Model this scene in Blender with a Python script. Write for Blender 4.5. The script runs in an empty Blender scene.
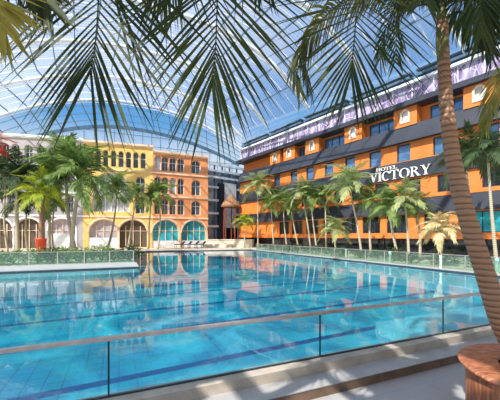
import bpy, math, random
from math import sin, cos, pi, sqrt, atan2, radians
from mathutils import Vector, Matrix
from mathutils.geometry import tessellate_polygon
random.seed(7)
SC = bpy.context.scene
COL = SC.collection
F, HZ, CX, H = 305.0, 236.0, 250.0, 2.5      # focal (px), horizon row, centre column, eye height

def at(px, py, Y):                            # photo pixel at depth Y -> point
    return Vector(((px - CX) / F * Y, Y, H + (HZ - py) / F * Y))
def onz(px, py, z):                           # photo pixel on a level of height z
    return at(px, py, (H - z) * F / (py - HZ))

# ------------------------------------------------------------------ materials
def newmat(name):
    m = bpy.data.materials.new(name); m.use_nodes = True
    nt = m.node_tree; nt.nodes.clear()
    out = nt.nodes.new('ShaderNodeOutputMaterial')
    return m, nt, out
def N(nt, t, **kw):
    n = nt.nodes.new(t)
    for k, v in kw.items():
        if k.startswith('_'): setattr(n, k[1:], v)
        else: n.inputs[k.replace('__', ' ')].default_value = v
    return n
def L(nt, a, b): nt.links.new(a, b)
def c4(c): return (c[0], c[1], c[2], 1.0)
def srgb(r, g, b):
    f = lambda x: ((x/255+0.055)/1.055)**2.4 if x/255 > .04045 else x/255/12.92
    return (f(r), f(g), f(b))
def coord(nt, scale=(1,1,1), rot=(0,0,0)):
    g = N(nt, 'ShaderNodeNewGeometry'); mp = N(nt, 'ShaderNodeMapping')
    mp.inputs['Scale'].default_value = scale; mp.inputs['Rotation'].default_value = rot
    L(nt, g.outputs['Position'], mp.inputs['Vector']); return mp.outputs['Vector']
def ramp(nt, fac, stops):
    r = N(nt, 'ShaderNodeValToRGB'); e = r.color_ramp.elements
    while len(e) > 1: e.remove(e[-1])
    e[0].position = stops[0][0]; e[0].color = c4(stops[0][1])
    for p, c in stops[1:]:
        x = e.new(p); x.color = c4(c)
    L(nt, fac, r.inputs['Fac']); return r.outputs['Color']
def mix(nt, fac, a, b):
    m = N(nt, 'ShaderNodeMix', _data_type='RGBA')
    if isinstance(fac, float): m.inputs[0].default_value = fac
    else: L(nt, fac, m.inputs[0])
    for i, x in ((6, a), (7, b)):
        if isinstance(x, tuple): m.inputs[i].default_value = c4(x)
        else: L(nt, x, m.inputs[i])
    return m.outputs[2]
def solid(name, c, rough=.6, metal=0., var=.18, scale=1.5, bump=0., bscale=20., spec=.4):
    m, nt, out = newmat(name)
    p = N(nt, 'ShaderNodeBsdfPrincipled', Roughness=rough, Metallic=metal)
    p.inputs['Specular IOR Level'].default_value = spec
    n = N(nt, 'ShaderNodeTexNoise', Scale=scale, Detail=5.0)
    L(nt, coord(nt), n.inputs['Vector'])
    lo = tuple(x*(1-var) for x in c); hi = tuple(min(1, x*(1+var)) for x in c)
    L(nt, ramp(nt, n.outputs['Fac'], [(.3, lo), (.7, hi)]), p.inputs['Base Color'])
    if bump:
        b = N(nt, 'ShaderNodeTexNoise', Scale=bscale, Detail=4.0); L(nt, coord(nt), b.inputs['Vector'])
        bn = N(nt, 'ShaderNodeBump', Strength=bump, Distance=.02)
        L(nt, b.outputs['Fac'], bn.inputs['Height']); L(nt, bn.outputs[0], p.inputs['Normal'])
    L(nt, p.outputs[0], out.inputs[0]); return m
def leafmat(name, c, c2, trans=.45):
    m, nt, out = newmat(name)
    n = N(nt, 'ShaderNodeTexNoise', Scale=2.3, Detail=3.0); L(nt, coord(nt), n.inputs['Vector'])
    col = ramp(nt, n.outputs['Fac'], [(.35, c), (.65, c2)])
    d = N(nt, 'ShaderNodeBsdfPrincipled', Roughness=.58); d.inputs['Specular IOR Level'].default_value = .35
    t = N(nt, 'ShaderNodeBsdfTranslucent')
    L(nt, col, d.inputs['Base Color']); L(nt, col, t.inputs['Color'])
    ms = N(nt, 'ShaderNodeMixShader', Fac=trans)
    L(nt, d.outputs[0], ms.inputs[1]); L(nt, t.outputs[0], ms.inputs[2]); L(nt, ms.outputs[0], out.inputs[0])
    return m
def glass(name, tint=(.9,.95,.95), haze=0., hazecol=(.9,.93,.97), ior=1.45, rough=.0, stripes=None, refl=1.0):
    m, nt, out = newmat(name)
    tr = N(nt, 'ShaderNodeBsdfTransparent', Color=c4(tint))
    gl = N(nt, 'ShaderNodeBsdfGlossy', Roughness=rough, Color=(1, 1, 1, 1))
    lw = N(nt, 'ShaderNodeLayerWeight', Blend=.5); r0 = ((ior-1)/(ior+1))**2*refl
    pw = N(nt, 'ShaderNodeMath', _operation='POWER'); L(nt, lw.outputs['Facing'], pw.inputs[0]); pw.inputs[1].default_value = 5.0
    fr = N(nt, 'ShaderNodeMath', _operation='MULTIPLY_ADD'); L(nt, pw.outputs[0], fr.inputs[0]); fr.inputs[1].default_value = (1-r0)*refl; fr.inputs[2].default_value = r0
    base = tr.outputs[0]
    if haze > 0:
        di = N(nt, 'ShaderNodeBsdfDiffuse', Color=c4(hazecol)); tl = N(nt, 'ShaderNodeBsdfTranslucent', Color=c4(hazecol))
        mm = N(nt, 'ShaderNodeMixShader', Fac=.7); L(nt, di.outputs[0], mm.inputs[1]); L(nt, tl.outputs[0], mm.inputs[2])
        ms = N(nt, 'ShaderNodeMixShader', Fac=haze)
        if stripes:
            w = N(nt, 'ShaderNodeTexWave', Scale=stripes[0], Distortion=stripes[2], Detail=2.0); w.bands_direction = 'Y'
            w.inputs['Detail Scale'].default_value = .4
            L(nt, coord(nt, rot=(0, 0, -THETA)), w.inputs['Vector'])
            n2 = N(nt, 'ShaderNodeTexNoise', Scale=.11, Detail=3.0); L(nt, coord(nt), n2.inputs['Vector'])
            ad = N(nt, 'ShaderNodeMath', _operation='MULTIPLY_ADD'); L(nt, w.outputs['Fac'], ad.inputs[0]); ad.inputs[1].default_value = stripes[1]
            sc = N(nt, 'ShaderNodeMath', _operation='MULTIPLY_ADD'); L(nt, n2.outputs['Fac'], sc.inputs[0]); sc.inputs[1].default_value = .2; sc.inputs[2].default_value = haze-.10
            L(nt, sc.outputs[0], ad.inputs[2]); L(nt, ad.outputs[0], ms.inputs[0])
        L(nt, base, ms.inputs[1]); L(nt, mm.outputs[0], ms.inputs[2]); base = ms.outputs[0]
    mx = N(nt, 'ShaderNodeMixShader'); L(nt, fr.outputs[0], mx.inputs[0]); L(nt, base, mx.inputs[1]); L(nt, gl.outputs[0], mx.inputs[2])
    L(nt, mx.outputs[0], out.inputs[0]); return m

THETA = math.atan(.43)
UX = Vector((cos(THETA), sin(THETA), 0)); VX = Vector((-sin(THETA), cos(THETA), 0)); P0 = Vector((1.255, 5.47, 0))
def uv(u, v, z=0.): return P0 + UX*u + VX*v + Vector((0, 0, z))

def build_materials():
    M = {}
    M['white'] = solid('white paint', (.80,.79,.76), .5)
    M['steel'] = solid('white steel', (.80,.83,.86), .35)
    M['darksteel'] = solid('blue grey steel', (.10,.17,.24), .35, .3)
    M['mullion'] = solid('mullion steel', (.13,.20,.28), .4, .2)
    M['orange'] = solid('orange render', srgb(218,124,56), .55, var=.12, scale=.5)
    M['band'] = solid('charcoal cladding', srgb(52,56,66), .45, var=.25, scale=.35)
    M['darkglass'] = solid('dark glass', (.012,.016,.022), .05, spec=.7)
    M['blueglass'] = solid('blue window glass', (.09,.20,.36), .05, .45, spec=.8)
    M['frame'] = solid('dark window frame', (.03,.035,.045), .4)
    M['cream'] = solid('cream niche', (.75,.66,.52), .6)
    M['obuild'] = solid('orange plaster', srgb(230,152,98), .7, var=.22, scale=.35)
    M['opale'] = solid('pale stone trim', srgb(238,205,170), .7, var=.15, scale=.6)
    M['ybuild'] = solid('yellow plaster', srgb(232,192,108), .7, var=.12, scale=.35)
    M['gbuild'] = solid('grey white plaster', srgb(172,163,161), .7, var=.12, scale=.35)
    M['teal'] = solid('teal glass', (.03,.36,.42), .15, var=.5, scale=.7)
    M['lilac'] = solid('lilac interior', (.42,.36,.38), .7)
    M['archdark'] = solid('shaded interior', (.10,.075,.05), .7)  # dark sheet colour stands in for shade inside the arches
    M['paneA'] = solid('grey window pane', (.07,.085,.095), .12, var=.6, scale=.8)
    M['paneB'] = solid('curtained pane', (.50,.52,.52), .3, var=.4, scale=1.2)
    M['deck'] = solid('sandstone deck', srgb(205,192,172), .7, var=.12, scale=.8, bump=.1)
    M['coping'] = solid('pale coping', srgb(172,174,172), .5, var=.1)
    M['gutter'] = solid('dark gutter', (.03,.05,.07), .5)
    M['floor'] = tile_floor()
    M['kerb'] = solid('kerb stone', srgb(184,170,154), .6, var=.2, scale=3, bump=.2)
    M['ledge'] = solid('step stone', srgb(168,165,162), .55, var=.12, scale=2.5, bump=.15)
    M['riser'] = solid('brown riser stone', srgb(120,94,78), .6, var=.25, scale=4, bump=.2)
    M['rail'] = solid('brushed rail', (.62,.56,.52), .3, .75, var=.15, scale=6)
    M['seam'] = solid('dark joint', (.02,.04,.055), .4)
    M['basin'] = basin_mat()
    M['shelf'] = solid('pale pool tile', (.30,.60,.66), .5, var=.15, scale=1.2)
    M['water'] = water_mat()
    M['railglass'] = glass('railing glass', (.86,.95,.96), .03, (.75,.85,.85), 1.35, 0)
    M['fenceglass'] = glass('green fence glass', (.72,.88,.82), .14, (.50,.68,.62), 1.5, .02)
    M['frost'] = glass('fritted roof glass', (.80,.84,.93), .16, (.90,.92,1.0), 1.3, .1, stripes=(.55, .13, 1.2), refl=.25)
    M['clear'] = glass('clear roof glass', (.82,.92,1.0), .0, ior=1.2, refl=.3)
    M['gable'] = glass('hazy gable glass', (.9,.95,1.0), .16, (.92,.95,1.0), 1.3, .1, refl=.3)
    M['reflection'] = reflection_mat()
    M['wood'] = wood_mat()
    M['soil'] = solid('dark soil', (.04,.028,.02), .9, bump=.6)
    M['trunk'] = trunk_mat('ringed palm bark', srgb(176,134,104), srgb(74,48,36), 12)
    M['trunkpale'] = trunk_mat('pale palm bark', srgb(205,190,160), srgb(140,122,95), 7)
    M['crownshaft'] = solid('green crownshaft', srgb(104,98,56), .5, var=.3, scale=8)
    M['leafnear'] = leafmat('kentia leaf', srgb(44,58,26), srgb(78,90,36), .35)
    M['leafcurl'] = leafmat('olive curling leaf', srgb(58,66,28), srgb(104,104,46), .4)  # lighter copy of the kentia leaf, sun on the curled fronds painted in
    M['leafyellow'] = leafmat('sunlit leaf', srgb(132,132,48), srgb(186,172,84), .45)  # sun on the hanging fronds is put into this yellower colour
    M['leafmid'] = leafmat('mid green leaf', srgb(92,122,62), srgb(150,170,90), .4)
    M['leafpale'] = leafmat('pale green leaf', srgb(140,160,96), srgb(196,198,140), .4)
    M['leafbright'] = leafmat('bright yellow green leaf', srgb(140,165,40), srgb(196,200,70), .4)
    M['leafdark'] = leafmat('dark green leaf', srgb(48,70,44), srgb(84,104,60), .35)
    M['leafgold'] = leafmat('golden dry leaf', srgb(206,180,120), srgb(240,226,180), .35)
    M['leafred'] = leafmat('red leaf', srgb(170,40,24), srgb(225,80,50), .35)
    M['redpot'] = solid('red glazed pot', srgb(214,74,34), .4)
    M['lounger'] = solid('dark lounger weave', (.05,.05,.055), .6)
    M['cushion'] = solid('grey cushion', (.35,.35,.36), .8)
    M['paleletter'] = solid('ivory sign letter', (.85,.83,.78), .4)
    M['towerglass'] = solid('tower glazing', (.30,.40,.46), .08, .2, var=.6, scale=.4, spec=.8)
    M['thatch'] = solid('dry brush', srgb(150,112,80), .9, var=.4, scale=3, bump=.6)
    M['rust'] = solid('rust red column', srgb(130,60,40), .7)
    return M
def tile_floor():
    m, nt, out = newmat('slate floor tile')
    p = N(nt, 'ShaderNodeBsdfPrincipled', Roughness=.38)
    b = N(nt, 'ShaderNodeTexBrick', Scale=1.0); b.offset = 0.5
    b.inputs['Color1'].default_value = c4(srgb(172,170,168)); b.inputs['Color2'].default_value = c4(srgb(162,160,158))
    b.inputs['Mortar'].default_value = c4(srgb(120,121,126)); b.inputs['Mortar Size'].default_value = .006
    b.inputs['Brick Width'].default_value = 1.2; b.inputs['Row Height'].default_value = .6
    L(nt, coord(nt, rot=(0, 0, -THETA)), b.inputs['Vector'])
    n = N(nt, 'ShaderNodeTexNoise', Scale=1.4, Detail=6.0); L(nt, coord(nt), n.inputs['Vector'])
    L(nt, mix(nt, n.outputs['Fac'], b.outputs['Color'], srgb(178,176,174)), p.inputs['Base Color'])
    L(nt, p.outputs[0], out.inputs[0]); return m
def basin_mat():
    m, nt, out = newmat('blue pool tile with lane lines')
    p = N(nt, 'ShaderNodeBsdfPrincipled', Roughness=.4)
    b = N(nt, 'ShaderNodeTexBrick', Scale=1.0); b.offset = 0
    b.inputs['Color1'].default_value = c4((.005,.23,.345)); b.inputs['Color2'].default_value = c4((.007,.27,.385))
    b.inputs['Mortar'].default_value = c4((.002,.15,.25)); b.inputs['Mortar Size'].default_value = .022
    b.inputs['Brick Width'].default_value = .4; b.inputs['Row Height'].default_value = .4
    vec = coord(nt, rot=(0, 0, -THETA)); L(nt, vec, b.inputs['Vector'])
    n = N(nt, 'ShaderNodeTexNoise', Scale=.32, Detail=5.0, Distortion=1.2); L(nt, coord(nt), n.inputs['Vector'])
    col = mix(nt, ramp(nt, n.outputs['Fac'], [(.42, (0,0,0)), (.62, (1,1,1))]), b.outputs['Color'], (.06,.50,.58))  # pale noise patches imitate sun caustics in the tile colour
    # lane lines: dark stripes every 3.4 m, running slightly across the pool's own axis
    s = N(nt, 'ShaderNodeSeparateXYZ'); L(nt, coord(nt, rot=(0, 0, -math.atan(.53))), s.inputs[0])
    a = N(nt, 'ShaderNodeMath', _operation='MODULO'); ad = N(nt, 'ShaderNodeMath', _operation='ADD')
    ad.inputs[1].default_value = 101.0; L(nt, s.outputs['Y'], ad.inputs[0]); L(nt, ad.outputs[0], a.inputs[0]); a.inputs[1].default_value = 3.4
    g = N(nt, 'ShaderNodeMath', _operation='LESS_THAN'); L(nt, a.outputs[0], g.inputs[0]); g.inputs[1].default_value = .30
    L(nt, mix(nt, g.outputs[0], col, (.004,.04,.17)), p.inputs['Base Color'])
    L(nt, p.outputs[0], out.inputs[0]); return m
def water_mat():
    m, nt, out = newmat('pool water')
    tr = N(nt, 'ShaderNodeBsdfTransparent', Color=(.70,.94,.98,1))
    gl = N(nt, 'ShaderNodeBsdfGlossy', Roughness=.02, Color=(.95,.97,1,1))
    fr = N(nt, 'ShaderNodeFresnel', IOR=1.38)
    mp = coord(nt, scale=(1.0, .8, 1), rot=(0, 0, -THETA))
    n = N(nt, 'ShaderNodeTexNoise', Scale=1.1, Detail=3.0); L(nt, mp, n.inputs['Vector'])
    bn = N(nt, 'ShaderNodeBump', Strength=.08, Distance=.06); L(nt, n.outputs['Fac'], bn.inputs['Height'])
    L(nt, bn.outputs[0], gl.inputs['Normal']); L(nt, bn.outputs[0], fr.inputs['Normal'])
    mx = N(nt, 'ShaderNodeMixShader'); L(nt, fr.outputs[0], mx.inputs[0]); L(nt, tr.outputs[0], mx.inputs[1]); L(nt, gl.outputs[0], mx.inputs[2])
    L(nt, mx.outputs[0], out.inputs[0]); return m
def reflection_mat():
    m, nt, out = newmat('lilac crystal glazing')
    p = N(nt, 'ShaderNodeBsdfPrincipled', Roughness=.2)
    v = N(nt, 'ShaderNodeTexVoronoi', Scale=1.3, _feature='DISTANCE_TO_EDGE'); L(nt, coord(nt, scale=(1.2,1.2,.7), rot=(.5,.3,.2)), v.inputs['Vector'])
    n = N(nt, 'ShaderNodeTexNoise', Scale=1.5, Detail=5.0); L(nt, coord(nt, scale=(1,1,.35)), n.inputs['Vector'])
    base = ramp(nt, n.outputs['Fac'], [(.30, srgb(78,62,98)), (.5, srgb(140,122,156)), (.68, srgb(196,188,208))])  # lilac and white streaks paint reflections into the glazing colour
    L(nt, mix(nt, ramp(nt, v.outputs['Distance'], [(.02, (1,1,1)), (.06, (0,0,0))]), base, srgb(196,188,208)), p.inputs['Base Color'])
    L(nt, p.outputs[0], out.inputs[0]); return m
def wood_mat():
    m, nt, out = newmat('warm slatted wood')
    p = N(nt, 'ShaderNodeBsdfPrincipled', Roughness=.38)
    n = N(nt, 'ShaderNodeTexNoise', Scale=7.0, Detail=6.0, Distortion=.6); L(nt, coord(nt, scale=(1.0, 3.5, .35)), n.inputs['Vector'])
    L(nt, ramp(nt, n.outputs['Fac'], [(.3, srgb(116,66,44)), (.52, srgb(176,110,76)), (.75, srgb(214,150,110))]), p.inputs['Base Color'])
    L(nt, p.outputs[0], out.inputs[0]); return m
def trunk_mat(name, a, b, freq):
    m, nt, out = newmat(name)
    p = N(nt, 'ShaderNodeBsdfPrincipled', Roughness=.75)
    w = N(nt, 'ShaderNodeTexWave', Scale=freq*.32, Distortion=1.6, Detail=3.0); w.bands_direction = 'Z'
    w.inputs['Detail Scale'].default_value = 2.5
    L(nt, coord(nt, scale=(.5,.5,1)), w.inputs['Vector'])
    n = N(nt, 'ShaderNodeTexNoise', Scale=9.0, Detail=5.0); L(nt, coord(nt), n.inputs['Vector'])
    c = ramp(nt, w.outputs['Fac'], [(.08, b), (.35, a)])
    L(nt, mix(nt, n.outputs['Fac'], c, tuple(x*.75 for x in a)), p.inputs['Base Color'])
    bn = N(nt, 'ShaderNodeBump', Strength=.5, Distance=.03); L(nt, w.outputs['Fac'], bn.inputs['Height']); L(nt, bn.outputs[0], p.inputs['Normal'])
    L(nt, p.outputs[0], out.inputs[0]); return m
M = build_materials()

# ------------------------------------------------------------------ mesh builder and object helpers
ORG = {}                                       # world origin of each object (parents only translate)
class MB:
    def __init__(s, tf=None): s.v = []; s.f = []; s.tf = tf
    def add(s, vs, fs):
        b = len(s.v)
        for p in vs: s.v.append(s.tf(*p) if s.tf else Vector(p))
        for f in fs: s.f.append([b+i for i in f])
    def box(s, x0, x1, y0, y1, z0, z1):
        s.add([(x0,y0,z0),(x1,y0,z0),(x1,y1,z0),(x0,y1,z0),(x0,y0,z1),(x1,y0,z1),(x1,y1,z1),(x0,y1,z1)],
              [(0,3,2,1),(4,5,6,7),(0,1,5,4),(1,2,6,5),(2,3,7,6),(3,0,4,7)])
    def hexa(s, p8):
        s.add(p8, [(0,3,2,1),(4,5,6,7),(0,1,5,4),(1,2,6,5),(2,3,7,6),(3,0,4,7)])
    def bar(s, a, b, w, h, up=Vector((0,0,1))):   # box beam between two points
        a = Vector(a); b = Vector(b); t = (b-a).normalized(); sd = t.cross(up)
        if sd.length < 1e-4: sd = Vector((1,0,0))
        sd.normalize(); uu = sd.cross(t)
        o = [-sd*w/2-uu*h/2, sd*w/2-uu*h/2, sd*w/2+uu*h/2, -sd*w/2+uu*h/2]
        s.add([a+x for x in o]+[b+x for x in o], [(0,1,2,3),(7,6,5,4),(0,4,5,1),(1,5,6,2),(2,6,7,3),(3,7,4,0)])
    def tube(s, pts, rads, n=8, cap=True):
        pts = [Vector(p) for p in pts]; vs = []; fs = []
        prev = None
        for i, p in enumerate(pts):
            t = (pts[min(i+1, len(pts)-1)] - pts[max(i-1, 0)]).normalized()
            a = prev - t*prev.dot(t) if prev is not None else t.cross(Vector((0.3,1,.1)))
            if a.length < 1e-5: a = t.cross(Vector((1,0,0)))
            a.normalize(); prev = a; b = t.cross(a)
            for k in range(n):
                w = 2*pi*k/n; vs.append(p + (a*cos(w)+b*sin(w))*rads[i])
        for i in range(len(pts)-1):
            for k in range(n):
                k2 = (k+1) % n; fs.append((i*n+k, i*n+k2, (i+1)*n+k2, (i+1)*n+k))
        if cap: fs += [tuple(range(n))[::-1], tuple(range((len(pts)-1)*n, len(pts)*n))]
        s.add(vs, fs)
    def lathe(s, prof, n=48, c=(0,0,0)):
        vs = []; fs = []
        for r, z in prof:
            for k in range(n): vs.append((c[0]+r*cos(2*pi*k/n), c[1]+r*sin(2*pi*k/n), c[2]+z))
        for i in range(len(prof)-1):
            for k in range(n):
                k2 = (k+1) % n; fs.append((i*n+k, i*n+k2, (i+1)*n+k2, (i+1)*n+k))
        s.add(vs, fs)
    def build(s, name, mat, parent=None, smooth=False, local=False):
        me = bpy.data.meshes.new(name)
        o0 = ORG[parent.name] if parent is not None and not local else Vector((0,0,0))
        me.from_pydata([tuple(Vector(p)-o0) for p in s.v], [], s.f)
        me.materials.append(mat)
        if smooth: me.polygons.foreach_set('use_smooth', [True]*len(me.polygons))
        me.update()
        o = bpy.data.objects.new(name, me); COL.objects.link(o)
        if parent is not None: o.parent = parent
        ORG[o.name] = o0 if parent is not None else Vector((0,0,0))
        return o
def tag(o, label, cat, group=None, kind=None):
    o['label'] = label; o['category'] = cat
    if group: o['group'] = group
    if kind: o['kind'] = kind
    return o
def struct(o): o['kind'] = 'structure'; return o
def thing(name, loc, label, cat, group=None):
    o = bpy.data.objects.new(name, None); COL.objects.link(o); o.location = loc; o.empty_display_size = .3
    ORG[o.name] = Vector(loc); return tag(o, label, cat, group)
def frame(O, ux, n):                           # facade coordinates: s along, d outward, z up
    return lambda s, d, z: O + ux*s + n*d + Vector((0, 0, z))

# ------------------------------------------------------------------ camera, sky, sun
cam = bpy.data.cameras.new('camera'); co = bpy.data.objects.new('camera', cam); COL.objects.link(co)
co.location = (0, 0, H); co.rotation_euler = (pi/2, 0, 0)
cam.sensor_width = 36; cam.lens = 36*F/500; cam.shift_y = (HZ-200)/500; cam.clip_end = 500
SC.camera = co
w = bpy.data.worlds.new('sky'); SC.world = w; w.use_nodes = True
nt = w.node_tree; nt.nodes.clear()
bg = N(nt, 'ShaderNodeBackground', Strength=.72); wo = N(nt, 'ShaderNodeOutputWorld')
tc = N(nt, 'ShaderNodeTexCoord'); sx = N(nt, 'ShaderNodeSeparateXYZ'); L(nt, tc.outputs['Generated'], sx.inputs[0])
skyc = ramp(nt, sx.outputs['Z'], [(0.0, (.80,.86,.92)), (.24, (.70,.82,.95)), (.33, (.16,.46,.86)), (.55, (.26,.47,.82)), (1.0, (.26,.42,.76))])
cn = N(nt, 'ShaderNodeTexNoise', Scale=2.2, Detail=6.0); mp = N(nt, 'ShaderNodeMapping'); mp.inputs['Scale'].default_value = (1,1,2.5)
L(nt, tc.outputs['Generated'], mp.inputs[0]); L(nt, mp.outputs[0], cn.inputs['Vector'])
L(nt, mix(nt, ramp(nt, cn.outputs['Fac'], [(.5, (0,0,0)), (.75, (.55,.55,.55))]), skyc, (.9,.93,.96)), bg.inputs['Color'])
L(nt, bg.outputs[0], wo.inputs[0])
SUND = Vector((-.45, -.55, .70)).normalized()
sl = bpy.data.lights.new('sun', 'SUN'); sl.energy = 8.5; sl.angle = .012; sl.color = (1, .93, .80)
so = bpy.data.objects.new('sun', sl); COL.objects.link(so); so.rotation_euler = SUND.to_track_quat('Z', 'Y').to_euler(); so.location = SUND*60
SC.view_settings.view_transform = 'Standard'; SC.view_settings.look = 'None'; SC.view_settings.gamma = 1.0
SC.view_settings.use_curve_mapping = False; SC.view_settings.exposure = .35
try: SC.cycles.transparent_max_bounces = 24
except Exception: pass

# ------------------------------------------------------------------ ground, steps, pool
tfu = lambda u, v, z: uv(u, v, z)
WZ, DZ = .22, .30
m = MB(tfu); m.box(-14, 26, -14, -.62, -.3, 0); struct(m.build('floor', M['floor']))
m = MB(tfu); m.box(-14, 26, -.62, -.22, -.3, .155); o = struct(m.build('entry_step', M['riser']))
m = MB(tfu); m.box(-14, 26, -.63, -.22, .155, .17); m.build('tread', M['ledge'], o)
m = MB(tfu); m.box(-14, 26, -.22, .10, -1.6, .33); struct(m.build('pool_kerb', M['kerb']))
# pool shell: L-shaped; main arm u -24..16, v 0..18.7, far arm u -2..16, v 18.7..41
BZ = -.95
m = MB(tfu)
m.box(-24, 16, .1, 41.5, BZ-.2, BZ)
m.box(15.9, 16, .1, 41.5, BZ, .15); m.box(-24.1, -24, .1, 19, BZ, .15)
struct(m.build('pool_basin', M['basin']))
m = MB(tfu); m.add([(-24,.1,WZ),(16.05,.1,WZ),(16.05,41.5,WZ),(-24,41.5,WZ)], [(0,1,2,3)]); struct(m.build('pool_water', M['water']))
m = MB(tfu)                                   # submerged ledges, plus pale boxes imitating light on the water
m.box(14.9, 15.9, .1, 41, BZ, .05); m.box(-2.1, 16, 40.3, 41, BZ, -.02); m.box(-24, -2.0, 16.7, 18.7, BZ, .10)  # last box: pale band imitating the left deck's reflection
m.box(5.6, 16, .1, 2.9, BZ, -.25); m.box(5.0, 16, .1, 3.6, BZ, -.55)  # added pale steps imitating a sunlit patch of pool floor
struct(m.build('pool_ledge_and_light', M['shelf']))
m = MB(tfu)
m.box(16, 46, -.6, 90, -1, DZ); struct(m.build('pool_deck', M['deck']))
m = MB(tfu); m.box(-60, 16, 41, 95, -1, DZ); struct(m.build('pool_deck', M['deck']))
m = MB(tfu); m.box(-60, -2.1, 18.7, 41, -1, DZ); o = struct(m.build('pool_deck', M['deck']))
m = MB(tfu)
m.box(16.0, 16.55, 0, 41.5, DZ, DZ+.05); m.box(-2.1, 16, 41.0, 41.6, DZ, DZ+.05); m.box(-30, -2.0, 18.68, 22.2, DZ, DZ+.05)
struct(m.build('pool_coping', M['coping']))
m = MB(tfu)
m.box(15.96, 16.0, .1, 41, .19, .31); m.box(-30, -2.08, 18.62, 18.7, .19, .30); m.box(-2.1, 16, 40.95, 41.0, .19, .3)
struct(m.build('pool_gutter', M['gutter']))

# shading canopy added out of view; its holes shape the sun patches
def canopy():
    zc = 6.0
    outer = [(-14,-8), (20,-8), (20,-2.2), (-14,-2.2)]
    holes = []  # openings shaped to throw sun patches on steps and planter
    def hole(px, py, z, du, dv, sk):
        g = onz(px, py, z); t = (zc-z)/SUND.z; h = g + SUND*t - P0
        u, v = h.dot(UX), h.dot(VX)
        holes.append([(u-du+sk, v-dv), (u+du*.6+sk, v-dv*.9), (u+du, v-.1*dv), (u+du*.8-sk, v+dv), (u-du*.7-sk, v+dv*.8), (u-du*1.1, v)])
    hole(288, 378, .17, .55, .95, .16); hole(338, 374, .17, .16, .65, .10); hole(473, 366, .78, .22, .4, -.05); hole(222, 398, .17, .25, .3, .0); hole(268, 366, .3, .12, .14, .03)
    hole(400, 353, .2, .11, .3, .06); hole(447, 337, .28, .34, .22, .06); hole(480, 329, .3, .4, .2, .05)
    return zc, outer, holes
def slab_with_holes(m, outer, holes, d0, d1, order):   # 2D polygon with holes, thickness d0..d1 along 'order' mapping
    loops = [[Vector((a, b, 0)) for a, b in outer]] + [[Vector((a, b, 0)) for a, b in h] for h in holes]
    tri = tessellate_polygon(loops); flat = [p for l in loops for p in l]
    m.add([order(p.x, p.y, d0) for p in flat], [tuple(t) for t in tri])
    m.add([order(p.x, p.y, d1) for p in flat], [tuple(t)[::-1] for t in tri])
    for l in loops:
        n = len(l); m.add([order(p.x, p.y, d0) for p in l]+[order(p.x, p.y, d1) for p in l], [(i, (i+1) % n, (i+1) % n+n, i+n) for i in range(n)])
zc, outer, holes = canopy()
def inside(u, v, poly):
    c = False; n = len(poly)
    for i in range(n):
        (x1, y1), (x2, y2) = poly[i], poly[(i+1) % n]
        if (y1 > v) != (y2 > v) and u < (x2-x1)*(v-y1)/(y2-y1)+x1: c = not c
    return c
m = MB(tfu); cs_ = .10; u0 = outer[0][0]; v0 = outer[0][1]
for j in range(int((outer[2][1]-v0)/cs_+.5)):
    run = None; nu_ = int((outer[1][0]-u0)/cs_+.5)
    for i in range(nu_+1):
        uc, vc = u0+(i+.5)*cs_, v0+(j+.5)*cs_
        op = i == nu_ or any(inside(uc, vc, h) for h in holes)
        if not op and run is None: run = i
        if op and run is not None: m.box(u0+run*cs_, u0+i*cs_, v0+j*cs_, v0+(j+1)*cs_, zc, zc+.03); run = None
struct(m.build('added_shade_canopy', M['white']))

# ------------------------------------------------------------------ near glass railing
t = thing('glass_railing', uv(0, 0, .33), 'low frameless glass railing with metal handrail on the near pool kerb', 'railing')
HT = 1.12
m = MB(tfu); m.box(-11, 13, -.035, .035, HT-.012, HT+.026); m.box(-11, 13, -.02, .02, HT-.03, HT-.012); m.build('handrail', M['rail'], t)
joints = [-10.3, -6.85, -3.44, 0, 3.3, 6.6, 9.9]
for a, b in zip(joints, joints[1:]):
    m = MB(tfu); m.box(a+.012, b-.012, -.006, .006, .335, HT-.03); m.build('glass_panel', M['railglass'], t)
for a in joints:
    m = MB(tfu); m.box(a-.012, a+.012, -.009, .009, .33, HT-.03); m.build('joint_profile', M['seam'], t)
m = MB(tfu); m.box(-11, 13, -.02, .02, .33, .35); m.build('base_shoe', M['seam'], t)

# ------------------------------------------------------------------ far glass fences
def fence(name, pts, label, n, h=.95, z0=DZ):
    a, b = pts; t = thing(name, a, label, 'fence', 'glass fences around the pool')
    mm = MB(); mm.bar(a+Vector((0,0,h)), b+Vector((0,0,h)), .06, .05); mm.build('handrail', M['rail'], t)
    for i in range(n):
        p = a.lerp(b, i/n); q = a.lerp(b, (i+1)/n); d = (q-p).normalized()*.04
        mm = MB(); mm.bar(p+d+Vector((0,0,h/2)), q-d+Vector((0,0,h/2)), .012, h-.1); mm.build('glass_panel', M['fenceglass'], t)
    for i in range(n+1):
        p = a.lerp(b, i/n); mm = MB(); mm.box(p.x-.03, p.x+.03, p.y-.03, p.y+.03, p.z, p.z+h); mm.build('post', M['rail'], t)
fence('glass_fence', (uv(-20, 22.4, DZ), uv(-2.2, 22.2, DZ)), 'green tinted glass fence on the raised deck at the left of the pool', 10, 1.0)
fence('glass_fence', (uv(17.0, 1.5, DZ), uv(16.9, 40, DZ)), 'long green tinted glass fence in front of the orange building', 18, .95)

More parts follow.
